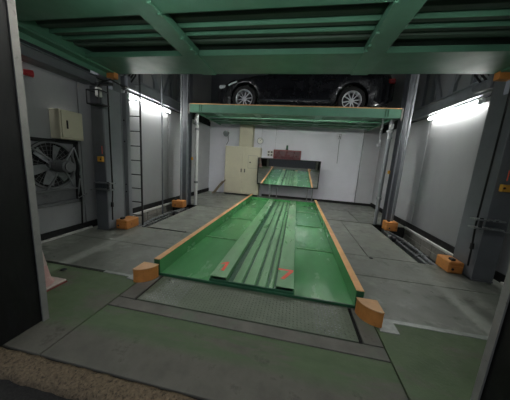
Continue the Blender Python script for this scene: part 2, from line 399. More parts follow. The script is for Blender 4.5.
# orange quarter-round corner guards at the pallet mouth
def corner_guard(cx, cy, sg, lab):
    r = .185
    pts = [(cx, cy)] + [(cx - sg * r * math.sin(a), cy - r * math.cos(a)) for a in [i * PI / 2 / 10 for i in range(11)]]
    g = thing('corner_guard', (cx - sg * .08, cy - .08, 0), lab, 'guard', 'orange corner guards at the pallet mouth')
    B().prism(pts, 'z', 0, .15).make('body', 'guard_orange', g, bevel=.003)
    pts2 = [(cx + (x - cx) * 1.03, cy + (y - cy) * 1.03) for x, y in pts]
    B().prism(pts2, 'z', .15, .158).make('top_plate', 'guard_top', g)
corner_guard(-1.635, 2.145, -1, 'orange quarter-round corner guard left of the pallet mouth')
corner_guard(.885, 2.125, 1, 'orange quarter-round corner guard right of the pallet mouth')

# ================================================================ OVERHEAD PALLET (near, seen from below)
t = thing('overhead_pallet', (XC, 2.2, 2.66), 'green steel parking deck overhead near the entrance, seen from underneath', 'pallet')
OX0, OX1 = -3.05, 2.3
B().prism([(2.88, 2.66), (2.88, 2.725), (2.9, 2.725), (2.9, 2.68), (3.47, 2.68), (3.47, 2.66)], 'x', OX0, OX1).make('far_plate', 'deck_green', t, bevel=.003)
B().box(OX0, OX1, 3.455, 3.475, 2.66, 2.86).make('edge_beam', 'deck_green', t)
B().box(OX0, OX1, 1.24, 2.07, 2.66, 2.68).make('near_plate', 'deck_green', t)
B().box(OX0, OX1, 2.05, 2.07, 2.68, 2.78).make('near_plate_lip', 'deck_pan', t)
B().box(OX0, OX1, 1.24, 3.47, 2.78, 2.80).make('deck_sheet', 'deck_pan', t)
for y, h in ((2.20, .02), (2.33, .025), (2.48, .03), (2.63, .03), (2.76, .03)):
    B().prism([(y - .05, 2.78), (y - .03, 2.78 - h), (y + .03, 2.78 - h), (y + .05, 2.78)], 'x', OX0, OX1).make('deck_rib', 'deck_pan', t, bevel=.003)
for y in (2.43, 2.58):
    B().box(OX0, OX1, y - .005, y + .005, 2.735, 2.78).make('stiffener', 'deck_green', t)
for x0, x1 in ((-1.555, -1.34), (.605, .825)):
    bm_ = B().box(x0, x1, 1.24, 3.47, 2.645, 2.665).make('cross_beam', 'deck_green', t, bevel=.003)
    B().box((x0 + x1) / 2 - .008, (x0 + x1) / 2 + .008, 1.26, 3.45, 2.665, 2.78).make('web', 'deck_green', bm_)
    xi = x1 - .012 if x0 < 0 else x0 + .012
    B().box(xi - .01, xi + .01, 1.26, 2.86, 2.665, 2.72).make('flange_lip', 'deck_green', bm_)
    for y in (1.9, 2.05, 2.45, 2.68, 2.8):
        B().cyl((xi, y, 2.63), (xi, y, 2.66), .02, n=6).make('bolt', 'deck_green', bm_)
for sg, X in ((-1, OX0), (1, OX1)):
    B().box(X, X + sg * .05, 1.24, 3.38, 2.67, 2.80).make('side_web', 'deck_green', t, bevel=.003)
    B().box(X, X + sg * .15, 1.24, 3.38, 2.645, 2.665).make('side_flange', 'deck_green', t, bevel=.003)
    B().box(X + sg * .14, X + sg * .15, 1.24, 3.38, 2.58, 2.645).make('side_lip', 'deck_green', t)
    B().box(X + sg * .005, X + sg * .15, 3.385, 3.475, 2.575, 2.76).make('end_cap', 'guard_orange', t, bevel=.004)

# the dark runway beams carrying it along both walls
for sg, X in ((-1, -3.28), (1, mx(-3.28))):
    lab = 'dark grey runway beam under the overhead deck along the %s wall' % ('left' if sg < 0 else 'right')
    r = thing('runway_beam', (X, 2.3, 2.43), lab, 'beam', 'runway beams under the overhead deck')
    B().box(X, X + sg * .02, 1.24, 3.27, 2.44, 2.55).make('web', 'column_grey', r)
    B().box(X - sg * .03, X + sg * .22, 1.24, 3.27, 2.43, 2.445).make('bottom_flange', 'column_grey', r)
    B().box(X - sg * .03, X + sg * .22, 1.24, 3.27, 2.55, 2.562).make('top_flange', 'column_grey', r)
    for k in range(6): B().box(X + sg * .02, X + sg * .2, 1.5 + .3 * k, 1.515 + .3 * k, 2.445, 2.55).make('stiffener', 'column_grey', r)

# ================================================================ RAISED PALLET with the car
t = thing('raised_pallet', (XC, 6.9, 2.5), 'green raised parking deck with orange edge line carrying the dark car', 'pallet')
RX0, RX1, RY0, RY1 = -2.93, 2.21, 5.7, 8.05
B().box(RX0, RX1, RY0, RY0 + .012, 2.56, 2.745).make('front_fascia', 'deck_green', t, bevel=.003)
B().box(RX0, RX1, RY0 - .005, RY0 + .07, 2.745, 2.765).make('front_cap', 'rail_orange', t, bevel=.002)
B().box(RX0, RX1, RY0, RY0 + .09, 2.55, 2.562).make('fascia_foot', 'deck_green', t)
B().box(RX0, RX1, RY1 - .07, RY1, 2.745, 2.765).make('rear_cap', 'rail_orange', t, bevel=.002)
B().box(RX0, RX1, RY1 - .012, RY1, 2.64, 2.745).make('rear_fascia', 'deck_green', t)
B().box(RX0 + .01, RX1 - .01, RY0 + .012, RY1 - .012, 2.65, 2.66).make('deck_pan', 'pallet_dark', t)
for k, y in enumerate((6.75, 7.25, 7.7)):
    B().box(RX0 + .02, RX1 - .02, y - .06, y + .06, 2.61 + .005 * k, 2.65).make('under_beam', 'deck_green', t, bevel=.004)
for x in (-2.35, -1.2, .45, 1.65):
    B().prism([(RY0 + .012, 2.57), (5.76, 2.60), (6.0, 2.635), (8.0, 2.635), (8.0, 2.65), (RY0 + .012, 2.65)], 'x', x - .09, x + .09).make('gusset', 'deck_green', t)
for x in (RX0 + .02, RX1 - .06):
    B().box(x, x + .04, RY0 + .012, RY1, 2.60, 2.745).make('side_rail', 'deck_green', t)
for x in (RX0 + .3, RX0 + .36, RX1 - .36, RX1 - .3):
    B().box(x - .008, x + .008, RY0 - .012, RY0, 2.57, 2.735).make('clamp', 'pallet_dark', t)
B().box(RX0, RX0 + .03, RY0 - .012, RY0, 2.50, 2.765).make('corner_post', 'jamb_grey', t)
B().box(RX1 - .03, RX1, RY0 - .012, RY0, 2.50, 2.765).make('corner_post', 'jamb_grey', t)

# ---------------------------------------------------------------- the car (nose to the left)
ZG = 2.66; CARY = 6.88; XF, XW1, XW2, XE = -2.36, -1.53, 1.15, 2.12; HW = .90; WR = .325
car = thing('sedan_car', (XC, CARY, ZG), 'black sedan car parked sideways on the raised green deck', 'car')
def interp(tab, x):
    for (a, p), (c, q) in zip(tab[:-1], tab[1:]):
        if x <= c:
            u = max(0, (x - a) / (c - a)); u = u * u * (3 - 2 * u); return p + (q - p) * u
    return tab[-1][1]
top = [(XF, .62), (-2.2, .74), (-1.75, .84), (-1.1, .93), (-.6, .96), (.9, .98), (1.5, 1.02), (1.95, 1.0), (XE, .86)]
hw = [(XF, .60), (-2.2, .74), (-1.9, .85), (-1.3, .895), (1.2, .90), (1.7, .87), (1.98, .80), (XE, .70)]
bot = [(XF, .34), (-2.25, .22), (-1.95, .19), (1.5, .20), (1.9, .26), (XE, .38)]
xs = sorted(set([round(XF + (XE - XF) * i / 60, 4) for i in range(61)] +
                [round(c + .375 * math.cos(a * PI / 18), 4) for c in (XW1, XW2) for a in range(19)]))
b = B(); ring = []
for x in xs:
    zt, hwid, zb = interp(top, x), interp(hw, x), interp(bot, x)
    for c in (XW1, XW2):
        d = .375 ** 2 - (x - c) ** 2
        if d > 0: zb = max(zb, WR + .01 + math.sqrt(d))
    zb = min(zb, zt - .12)
    zm = max(.55, zb + .03)
    sec = [(hwid - .16, zb), (hwid - .035, zb), (hwid - .008, zb + (zm - zb) * .35), (hwid, zm), (hwid - .012, zm + (zt - zm) * .45),
           (hwid - .03, zm + (zt - zm) * .75), (hwid - .085, zt - .015), (hwid - .2, zt + .015), (hwid * .4, zt + .04), (0, zt + .045)]
    full = [(y, z) for y, z in sec] + [(-y, z) for y, z in sec[-2::-1]]
    ring.append([(x, CARY + y, ZG + z) for y, z in full])
n = len(ring[0]); vs = [p for r_ in ring for p in r_]; fs = []
for i in range(len(ring) - 1):
    for k in range(n): fs.append((i * n + k, i * n + (k + 1) % n, (i + 1) * n + (k + 1) % n, (i + 1) * n + k))
fs += [tuple(range(n)), tuple(range((len(ring) - 1) * n, len(ring) * n))]
b.add(vs, fs); body = b.make('body', 'car_black', car, smooth=True, angle=.7)
# cabin
def loft(secs, name, m, parent):
    b = B(); vs = [p for s_ in secs for p in s_]; k = len(secs[0]); fs = []
    for i in range(len(secs) - 1):
        for j in range(k): fs.append((i * k + j, i * k + (j + 1) % k, (i + 1) * k + (j + 1) % k, (i + 1) * k + j))
    fs += [tuple(range(k)), tuple(range((len(secs) - 1) * k, len(secs) * k))]
    return b.add(vs, fs).make(name, m, parent, smooth=True, angle=.5)
def rect(x0, x1, y, z):
    q = .05
    P = [(x0 + q, -y), (x1 - q, -y), (x1, -y + q * 2), (x1 + .03, 0), (x1, y - q * 2), (x1 - q, y), (x0 + q, y), (x0, y - q * 2), (x0 - .05, 0), (x0, -y + q * 2)]
    return [(a, CARY + c, ZG + z) for a, c in P]
loft([rect(-.98, 1.52, .80, .95), rect(-.72, 1.36, .76, 1.10), rect(-.38, 1.08, .68, 1.30), rect(-.18, .86, .62, 1.39)], 'cabin_glass', 'car_glass', car)
loft([rect(-.24, .92, .655, 1.365), rect(-.10, .80, .60, 1.425), rect(.05, .62, .45, 1.445)], 'roof', 'car_black', car)
for sy in (-1, 1):
    for (xa, za, ya, xb_, zb_, yb_) in ((-.96, .96, .81, -.2, 1.39, .64), (.42, .96, .82, .42, 1.39, .65), (1.5, .97, .80, .9, 1.38, .62)):
        B().bar((xa, CARY + sy * ya, ZG + za), (xb_, CARY + sy * yb_, ZG + zb_), .07, .03, (0, 1, 0)).make('pillar', 'car_black', car)
    B().tube([(-1.98, CARY + sy * .835, ZG + .66), (-1.86, CARY + sy * .872, ZG + .70), (-1.74, CARY + sy * .884, ZG + .735)], .02, 6).make('headlight', 'lens', car, smooth=True)
    B().box(-2.28, -2.0, CARY + sy * .60, CARY + sy * .76, ZG + .60, ZG + .70).make('headlight', 'lens', car, bevel=.03)
    B().box(1.93, 2.10, CARY + sy * .58, CARY + sy * .80, ZG + .74, ZG + .86).make('tail_light', 'tail_lens', car, bevel=.02)
    for x in (-.35, .55):
        B().box(x, x + .17, CARY + sy * .895, CARY + sy * .915, ZG + .78, ZG + .80).make('door_handle', 'car_black', car, bevel=.006)
    for x in (-.95, .12, .92):
        B().box(x - .003, x + .003, CARY + sy * .893, CARY + sy * .902, ZG + .35, ZG + .85).make('door_gap', 'tyre', car)
    B().box(-1.12, .74, CARY + sy * .845, CARY + sy * .893, ZG + .2, ZG + .27).make('sill_trim', 'car_black', car, bevel=.02)
    m_ = B().box(-.95, -.78, CARY + sy * .88, CARY + sy * 1.03, ZG + .95, ZG + 1.07).make('side_mirror', 'car_black', car, bevel=.03)
B().box(XF - .012, XF + .03, CARY - .42, CARY + .42, ZG + .36, ZG + .56).make('grille', 'tyre', car, bevel=.02)
def wheel(x, sy):
    yo = CARY + sy * .885
    w_ = B().lathe([(WR - .105, -.09), (WR - .02, -.10), (WR, -.06), (WR, .06), (WR - .02, .10), (WR - .105, .09), (WR - .105, -.09)], (x, yo - sy * .10, ZG + WR), 'y', 36).make('wheel', 'tyre', car, smooth=True)
    B().lathe([(WR - .12, -.085), (WR - .10, -.1), (WR - .10, .08), (WR - .125, .08), (WR - .12, -.085)], (x, yo - sy * .10, ZG + WR), 'y', 32).make('rim', 'rim_silver', w_, smooth=True)
    B().cyl((x, yo - sy * .16, ZG + WR), (x, yo - sy * .15, ZG + WR), WR - .11, n=28).make('brake_disc', 'dark_pipe', w_)
    B().cyl((x, yo - sy * .1, ZG + WR), (x, yo - sy * .012, ZG + WR), .055, .04, n=16).make('hub', 'rim_silver', w_, bevel=.004)
    for k in range(10):
        a = 2 * PI * k / 10 + .16 + (.04 if k % 2 else -.04)
        c, s_ = math.cos(a), math.sin(a)
        B().bar((x + .04 * c, yo - sy * .03, ZG + WR + .04 * s_), (x + (WR - .105) * c, yo - sy * .025, ZG + WR + (WR - .105) * s_), .022, .018, (0, 1, 0)).make('spoke', 'rim_silver', w_)
for x in (XW1, XW2):
    for sy in (-1, 1): wheel(x, sy)

# ================================================================ LIFT COLUMNS
def switch(cx, y, z, parent, sg):
    s_ = B().box(cx - .05, cx + .05, y - .045, y, z - .045, z + .045).make('limit_switch', 'yellow_plastic', parent, bevel=.006)
    B().cyl((cx - sg * .025, y - .05, z), (cx - sg * .025, y - .04, z), .014, n=10).make('switch_button', 'fan_dark', s_)
    B().box(cx + .008, cx + .02, y - .004, y, z + .09, z + .22).make('red_marking', 'red_paint', parent)
def front_column(sg):
    x0, x1 = (-3.43, -3.2) if sg < 0 else (2.47, 2.72)
    inner = x1 if sg < 0 else x0
    side = 'left' if sg < 0 else 'right'
    c = thing('lift_column', ((x0 + x1) / 2, 3.45, 0), {'left': 'dark grey lift column beside the ladder and fan wall, with a yellow switch',
              'right': 'dark grey lift column near the right door jamb, with a yellow switch'}[side], 'column', 'lift columns')
    B().box(x0, x1, 3.28, 3.30, 0, 2.42).make('front_flange', 'column_grey', c, bevel=.003)
    B().box(inner, inner + sg * .02, 3.50, 3.66, 2.42, 4.8).make('upper_web', 'column_grey', c)
    B().box(inner, inner + sg * .02, 3.3, 3.66, 0, 2.42).make('web', 'column_light' if sg < 0 else 'column_grey', c)
    B().box(x0, x1, 3.66, 3.69, 0, 4.8).make('rear_flange', 'column_grey', c)
    B().box(x0, x1 , 3.27, 3.70, 0, .02).make('base_plate', 'column_grey', c)
    xs_ = (x0 + x1) / 2 + (.05 if sg < 0 else -.03)
    switch(xs_, 3.28, 1.25 if sg < 0 else 1.27, c, sg)
    # two-plate pulley bracket with a curved rod
    xb_ = inner - sg * .03
    zb = .80 if sg < 0 else .80
    br = B().box(xb_ + sg * .16, xb_ - sg * .16, 3.16, 3.28, zb + .05, zb + .065).make('bracket', 'galvanised', c, bevel=.003)
    B().box(xb_ + sg * .16, xb_ - sg * .16, 3.16, 3.28, zb - .06, zb - .045).make('bracket_plate', 'galvanised', br)
    B().cyl((xb_ - sg * .08, 3.2, zb - .07), (xb_ - sg * .08, 3.2, zb + .08), .02, n=10).make('bracket_bolt', 'dark_pipe', br)
    B().tube([(xb_ + sg * (.16 + .12 * math.sin(a)), 3.2, zb - .06 + .06 * (1 - math.cos(a)) - .05 * a) for a in [i * .2 for i in range(14)]], .006, 6).make('bracket_rod', 'galvanised', br)
    xc_ = inner - sg * .035
    B().tube([(xc_, 3.34, .18), (xc_, 3.345, .4), (xc_ - sg * .01, 3.36, .75), (xc_, 3.36, 2.5)], .011, 8).make('cable', 'rubber', c)
    B().cyl((xc_, 3.345, .42), (xc_, 3.35, .5), .024, .02, n=10).make('cable_clamp', 'rubber', c)
    return c
lc = front_column(-1); rc = front_column(1)
# neighbouring light guide post and chain post
def guide_post(x, y, m, lab, z1=4.8, r=None, grp=None, wd=.1, z0=0):
    g = thing('guide_post', (x, y, z0), lab, 'post', grp)
    if r: B().cyl((x, y, z0), (x, y, z1), r, n=14).make('pipe', m, g, smooth=True)
    else:
        B().box(x - wd / 2, x + wd / 2, y - .004, y + .004, 0, z1).make('face', m, g)
        B().box(x - wd / 2, x - wd / 2 + .008, y, y + .09, 0, z1).make('flange', m, g)
        B().box(x + wd / 2 - .008, x + wd / 2, y, y + .09, 0, z1).make('flange', m, g)
    return g
g = guide_post(-3.38, 3.95, 'column_light', 'light grey steel channel post behind the left front column', 2.5)
for z in (.6, .75, 1.6, 2.0): B().cyl((-3.38, 3.94, z), (-3.38, 3.95, z), .014, n=8).make('bolt_hole', 'fan_dark', g)

def rear_column(sg):
    x0, x1 = (-3.13, -2.96) if sg < 0 else (2.24, 2.41)
    side = 'left' if sg < 0 else 'right'
    c = thing('lift_column', ((x0 + x1) / 2, 5.85, 0), 'dark grey lift column at the %s end of the raised deck' % side, 'column', 'lift columns')
    B().box(x0, x1, 5.70, 5.72, 0, 4.8).make('front_flange', 'column_grey', c)
    B().box((x0 + x1) / 2 - .01, (x0 + x1) / 2 + .01, 5.72, 5.95, 0, 4.8).make('web', 'column_grey', c)
    B().box(x0, x1, 5.95, 5.97, 0, 4.8).make('rear_flange', 'column_grey', c)
    B().box(x0 if sg > 0 else x1 - .02, x0 + .02 if sg > 0 else x1, 5.69, 5.70, 0, 4.8).make('edge_strip', 'column_light', c)
    return c
for sg in (-1, 1):
    c = rear_column(sg); side = 'left' if sg < 0 else 'right'
    xp = -2.82 if sg < 0 else mx(-2.86)
    g = guide_post(xp, 5.98, 'pipe_white' if sg < 0 else 'column_light', ('white' if sg < 0 else 'grey') + ' lift guide pipe just inside the %s rear column' % side, 2.55, .045)
    for z in (.68, 2.15, 2.3):
        B().cyl((xp, 5.98, z - .03), (xp, 5.98, z + .03), .062, n=14).make('clamp', 'galvanised', g)
    B().box(xp - .04, xp + .04, 5.9, 5.94, 2.34, 2.46).make('head_bracket', 'galvanised', g, bevel=.008)
    B().box(xp - .10, xp + .06, 5.92, 5.96, 2.28, 2.31).make('head_bracket', 'galvanised', g, bevel=.005)
    B().box(xp - sg * -.06, xp - sg * -.11, 5.86, 5.9, 1.30, 1.38).make('limit_switch', 'yellow_plastic', g, bevel=.005)
    xq = -3.08 if sg < 0 else mx(-3.08)
    guide_post(xq, 5.6, 'column_light', 'slim upright pipe in front of the %s rear column' % side, 4.6, .026, z0=.19 if sg < 0 else .21)
# chain hanging inside the right rear column
ch = thing('lift_chain', (1.93, 6.05, 1.93), 'short steel lift chain hanging under the right end of the raised deck', 'chain')
for k in range(10):
    z = 2.60 - .062 * k; x = 1.93 + .008 * math.sin(k)
    T = Matrix.Translation((x, 6.05, z)) @ Matrix.Rotation(PI / 2 * (k % 2), 4, 'Z')
    B(T).tube([(.02 * math.cos(a), 0, .04 * math.sin(a)) for a in [2 * PI * i / 12 for i in range(13)]], .008, 6).make('link', 'galvanised', ch)
B().box(1.88, 1.98, 6.0, 6.1, 1.93, 2.01).make('weight', 'galvanised', ch, bevel=.01)

# orange foot covers
def foot_cover(x0, x1, y0, y1, h, lab):
    f = thing('foot_cover', ((x0 + x1) / 2, (y0 + y1) / 2, 0), lab, 'cover', 'orange covers at the column feet')
    B().box(x0, x1, y0, y1, .0, h).make('body', 'guard_orange', f, bevel=.012)
    B().box(x0 + .02, x1 - .02, y0 - .012, y0, .02, h - .05).make('front_flap', 'guard_orange', f, bevel=.004)
    B().cyl(((x0 + x1) / 2 - .05, y0 - .02, .07), ((x0 + x1) / 2 - .05, y0 - .01, .07), .018, n=10).make('bolt', 'dark_pipe', f)
    B().box(x0 + .05, x0 + .10, y0 + .05, y0 + .12, h, h + .03).make('lug', 'dark_pipe', f)
foot_cover(-3.16, -2.93, 3.40, 3.72, .17, 'orange metal foot cover of the column beside the ladder')
foot_cover(-3.25, -2.93, 5.42, 5.64, .19, 'small orange foot cover under the left rear column')
foot_cover(2.27, 2.46, 3.42, 3.72, .17, 'large orange foot cover at the end of the right pit')
foot_cover(2.16, 2.42, 5.44, 5.66, .21, 'small orange foot cover under the right rear column')

# ladder on the left
ld = thing('ladder', (-3.2, 4.1, -.28), 'tall thin black steel ladder against the left wall', 'ladder')
for (x, y) in ((-3.45, 4.10), (-3.14, 4.10)):
    B().cyl((x, y, -.3), (x, y, 3.4), .018, n=8).make('rail', 'dark_pipe', ld)
for k in range(12):
    B().cyl((-3.45, 4.10, .08 + .29 * k), (-3.14, 4.10, .08 + .29 * k), .009, n=8).make('rung', 'dark_pipe', ld)
tag(B().tube([(-3.53, 4.2, -.3), (-3.53, 4.21, .5), (-3.52, 4.2, 1.7), (-3.53, 4.2, 2.6)], .02, 8).make('cable', 'rubber', smooth=True), 'thick black cable running up beside the ladder', 'cable')
tag(B().cyl((-3.38, 5.2, -.3), (-3.38, 5.2, 3.6), .018, n=8).make('conduit', 'column_grey', smooth=True), 'thin dark conduit pole in the left pit by the wall', 'conduit')

# caged lamp bracket at the head of the left column
t = thing('switch_bracket', (-3.2, 3.2, 2.1), 'black wire bracket with small white sensor atop the left column', 'bracket')
for z in (2.10, 2.30):
    for a, c in (((-3.28, 3.08, z), (-3.06, 3.08, z)), ((-3.06, 3.08, z), (-3.06, 3.26, z)), ((-3.28, 3.08, z), (-3.28, 3.26, z))):
        B().bar(a, c, .016, .016).make('wire', 'dark_pipe', t)
for x in (-3.28, -3.06): B().bar((x, 3.08, 2.1), (x, 3.08, 2.3), .016, .016).make('wire', 'dark_pipe', t)
B().box(-3.28, -3.06, 3.08, 3.28, 2.095, 2.105).make('shelf', 'dark_pipe', t)
B().box(-3.2, -3.12, 3.14, 3.22, 2.22, 2.36).make('sensor', 'sticker_white', t, bevel=.015)
B().box(-3.36, -3.0, 3.22, 3.3, 2.42, 2.46).make('arm', 'dark_pipe', t, bevel=.005)
B().tube([(-3.2, 3.2, 2.36), (-3.15, 3.2, 2.44), (-3.0, 3.25, 2.5), (-2.92, 3.4, 2.45), (-3.0, 3.6, 2.5)], .014, 8).make('hose', 'rubber', t, smooth=True)

# motor and hoses on the girt of the right wall near the front column
t = thing('drive_unit', (2.5, 3.75, 2.6), 'dark motor and hoses at the right end of the right fluorescent lamp', 'motor')
B().cyl((2.55, 3.78, 2.68), (2.55, 4.12, 2.68), .07, n=16).make('motor', 'column_grey', t, bevel=.01)
B().box(2.46, 2.7, 3.72, 3.8, 2.58, 2.8).make('gearbox', 'column_grey', t, bevel=.01)
for k in range(3):
    B().tube([(2.55, 3.85 + .1 * k, 2.74), (2.48, 3.9 + .1 * k, 2.86), (2.5, 4.0 + .1 * k, 3.1), (2.6, 4.1, 3.5)], .016, 8).make('hose', 'rubber', t, smooth=True)
t = thing('drive_unit', (-3.2, 3.9, 2.6), 'dark motor and hoses above the top of the left ladder', 'motor')
B().cyl((-3.2, 3.78, 2.62), (-3.2, 4.0, 2.62), .06, n=16).make('motor', 'column_grey', t, bevel=.01)
B().box(-3.3, -3.08, 3.72, 3.8, 2.54, 2.72).make('gearbox', 'column_grey', t, bevel=.01)
for k in range(3):
    B().tube([(-3.2, 3.80 + .06 * k, 2.66), (-3.1, 3.82 + .06 * k, 2.8), (-3.12, 3.86 + .06 * k, 3.1), (-3.2, 3.95, 3.5)], .016, 8).make('hose', 'rubber', t, smooth=True)

# fluorescent lamps
def lamp(x, y0, y1, z, sg, lab):
    l = thing('fluorescent_lamp', (x, (y0 + y1) / 2, z), lab, 'lamp', 'fluorescent lamps on the side walls')
    B().box(x + sg * .02, x + sg * .085, y0 - .04, y1 + .04, z + .0, z + .07).make('housing', 'fixture_white', l, bevel=.008)
    for y in (y0 - .03, y1 + .03): B().box(x - .018, x + .018 + sg * .02, y - .012, y + .012, z - .03, z + .05).make('lamp_holder', 'fixture_white', l, bevel=.003)
    B().cyl((x, y0 - .02, z), (x, y1 + .02, z), .016, n=12).make('tube', 'tube_light', l, smooth=True)
lamp(-3.49, 4.28, 5.7, 2.53, -1, 'lit fluorescent tube lamp on the left wall behind the ladder')
lamp(2.77, 4.38, 5.72, 2.56, 1, 'lit fluorescent tube lamp on the right wall')

def fill_lamp(x0, x1, y, z, m, lab):
    l = thing('fluorescent_lamp', ((x0 + x1) / 2, y, z), lab, 'lamp', 'added fill lamps across the bay')
    if m == 'tube_light_deck':          # trough reflector
        B().prism([(y - .05, z - .012), (y - .05, z + .035), (y + .05, z + .035), (y + .05, z), (y + .045, z), (y + .045, z + .022), (y - .045, z + .022), (y - .045, z - .012)], 'x', x0 - .05, x1 + .05).make('housing', 'fixture_white', l)
    else:                               # bare batten
        B().box(x0 - .04, x1 + .04, y - .025, y + .025, z + .025, z + .06).make('housing', 'fixture_white', l, bevel=.006)
    for x in (x0 - .03, x1 + .03): B().box(x - .012, x + .012, y - .018, y + .018, z - .02, z + .03).make('lamp_holder', 'fixture_white', l)
    B().cyl((x0 - .02, y, z), (x1 + .02, y, z), .016, n=12).make('tube', m, l, smooth=True)
for xa, xb_, sd in ((-2.19, -1.36, 'left'), (-1.03, .28, 'middle'), (.62, 1.48, 'right')):
    fill_lamp(xa, xb_, 5.88, 2.61, 'tube_light_deck', sd + ' added fill tube lamp under the raised deck behind its fascia')  # added lamps hidden by the fascia, brighten the back wall
for xa, sd in ((-1.75, 'left'), (.0, 'right')):
    fill_lamp(xa, xa + 1.2, 1.27, 2.40, 'tube_light_door', sd + ' added fill tube lamp above the inside of the entrance')  # added lamps above the view, even out the light near the entrance
    B().box(xa + .1, xa + .14, 1.2, 1.3, 2.43, 2.47).make('lamp_arm', 'fixture_white', bpy.data.objects[[o.name for o in bpy.data.objects if o.name.startswith('fluorescent_lamp')][-1]])
lamp(-3.49, 1.9, 3.1, 3.9, -1, 'added fill tube lamp on the left wall of the upper level')  # unseen pair of lamps added to light the car and upper walls
lamp(2.77, 1.9, 3.1, 3.9, 1, 'added fill tube lamp on the right wall of the upper level')
for o in bpy.data.objects:
    if o.name.startswith('fluorescent_lamp') and 'upper level' in o.get('label', ''):
        for c in o.children:
            if c.name.startswith('tube'): c.data.materials[0] = MATS['tube_light_upper']
# rails, pipes in the pits
for sg in (-1, 1):
    side = 'left' if sg < 0 else 'right'
    M_ = (lambda x: x) if sg > 0 else mx
    for k, (x, z, m) in enumerate(((2.13, -.10, 'rail_steel'), (2.30, -.10, 'rail_steel'))):
        r = thing('pit_rail', (M_(x), 4.8, -.3), ['inner', 'outer'][k] + ' steel guide rail in the %s floor pit' % side, 'rail', 'steel rails in the floor pits')
        B().box(M_(x) - .035, M_(x) + .035, 3.67, 5.98, -.3, -.28).make('foot', m, r)
        B().box(M_(x) - .008, M_(x) + .008, 3.67, 5.98, -.28, -.12).make('web', m, r)
        B().box(M_(x) - .025, M_(x) + .025, 3.67, 5.98, -.12, z).make('head', m, r, bevel=.004)
    p = thing('pit_pipe', (M_(2.5), 4.8, -.3), 'grey hydraulic pipe lying in the %s floor pit' % side, 'pipe', 'pipes in the floor pits')
    B().tube([(M_(2.48), 3.68, -.16), (M_(2.48), 4.3, -.16), (M_(2.5), 4.55, -.14), (M_(2.52), 5.3, -.14), (M_(2.45), 5.6, -.14), (M_(2.4), 5.95, -.14)], .03, 10).make('pipe', 'galvanised', p, smooth=True)
    for y in (3.9, 4.5, 5.2): B().box(M_(2.36), M_(2.6), y - .02, y + .02, -.3, -.15).make('saddle', 'galvanised', p)
    q = thing('pit_valve', (M_(2.3), 5.3, -.3), 'dark chain sprocket unit amid rails of the %s floor pit' % side, 'machinery')
    B().cyl((M_(2.175), 5.1, -.08), (M_(2.255), 5.1, -.08), .06, n=16).make('sprocket', 'dark_pipe', q)
    B().box(M_(2.175), M_(2.255), 5.2, 5.3, -.2, -.05).make('block', 'galvanised', q, bevel=.01)
    B().cyl((M_(2.215), 5.1, -.3), (M_(2.215), 5.1, -.08), .02, n=10).make('stem', 'dark_pipe', q)
    B().box(M_(2.18), M_(2.25), 5.0, 5.3, -.3, -.28).make('foot', 'dark_pipe', q)

# floor hooks / lift bars
tag(B().tube([(-2.70, 3.655, .006), (-2.30, 3.66, .010), (-1.92, 3.65, .008), (-1.9, 3.66, .02)], .008, 6).make('pry_bar', 'dark_pipe'), 'thin dark bar lying on the left floor by the pit', 'bar')
tag(B().lathe([(.03, 0), (.03, .008), (.02, .012), (0, .012)], (1.30, 3.6, .0), 'z', 12).make('floor_stud', 'dark_pipe'), 'small dark stud on the right floor plate seam', 'stud')
tag(B().lathe([(.03, 0), (.03, .008), (.02, .012), (0, .012)], (-2.55, 1.96, .0), 'z', 12).make('floor_stud', 'dark_pipe'), 'small dark stud on the left floor near the cone', 'stud')

# ================================================================ LEFT WALL EQUIPMENT
# exhaust fan
FY, FZ = 2.70, 1.13
t = thing('exhaust_fan', (-3.5, 2.76, .5), 'grey industrial exhaust fan with motor set into the left wall', 'fan')
Y0, Y1, Z0, Z1 = 2.36, 3.12, .52, 1.515
for a in ((Y0, Y1, Z1 - .05, Z1), (Y0, Y1, Z0, Z0 + .05), (Y0, Y0 + .04, Z0, Z1), (Y1 - .06, Y1, Z0, Z1), (Y0, Y1, .74, .77)):
    B().box(-3.60, -3.54, *a).make('frame_bar', 'fan_dark' if a[2] > 1.4 or a[0] > 3 else 'fan_grey', t, bevel=.004)
B().box(-3.60, -3.585, Y0 + .02, Y1 - .03, Z0 + .02, .76).make('lower_panel', 'fan_grey', t)
# square plate with round hole
n = 40; vs = []; fs = []
RR = .335
for i in range(n):
    a = 2 * PI * i / n; c, s_ = math.cos(a), math.sin(a); k = 1 / max(abs(c), abs(s_))
    vs += [(-3.575, FY + RR * c, FZ + RR * s_), (-3.575, FY + .36 * c * k, FZ + .36 * s_ * k), (-3.6, FY + RR * c, FZ + RR * s_)]
for i in range(n):
    j = (i + 1) % n; fs += [(3 * i, 3 * i + 1, 3 * j + 1, 3 * j), (3 * i, 3 * j, 3 * j + 2, 3 * i + 2)]
B().add(vs, fs).make('mounting_plate', 'fan_frame', t)
B().lathe([(RR - .01, 0), (RR + .02, 0), (RR + .02, .035), (RR - .01, .035), (RR - .01, 0)], (-3.575, FY, FZ), 'x', 36).make('inlet_ring', 'fan_grey', t, smooth=True)
B().cyl((-3.602, FY, FZ), (-3.598, FY, FZ), RR, n=36).make('shutter', 'fan_dark', t)
for k in range(28):
    a = 2 * PI * k / 28 + .1
    B().bar((-3.592, FY + .08 * math.cos(a), FZ + .08 * math.sin(a)), (-3.592, FY + RR * math.cos(a), FZ + RR * math.sin(a)), .006, .006).make('guard_wire', 'fan_grey', t)
for r_ in (.16, .22, .28):
    B().tube([(-3.59, FY + r_ * math.cos(a), FZ + r_ * math.sin(a)) for a in [2 * PI * i / 28 for i in range(29)]], .003, 5).make('guard_ring', 'fan_grey', t)
hub = B().cyl((-3.58, FY, FZ), (-3.50, FY, FZ), .075, n=18).make('hub', 'fan_grey', t, bevel=.008)
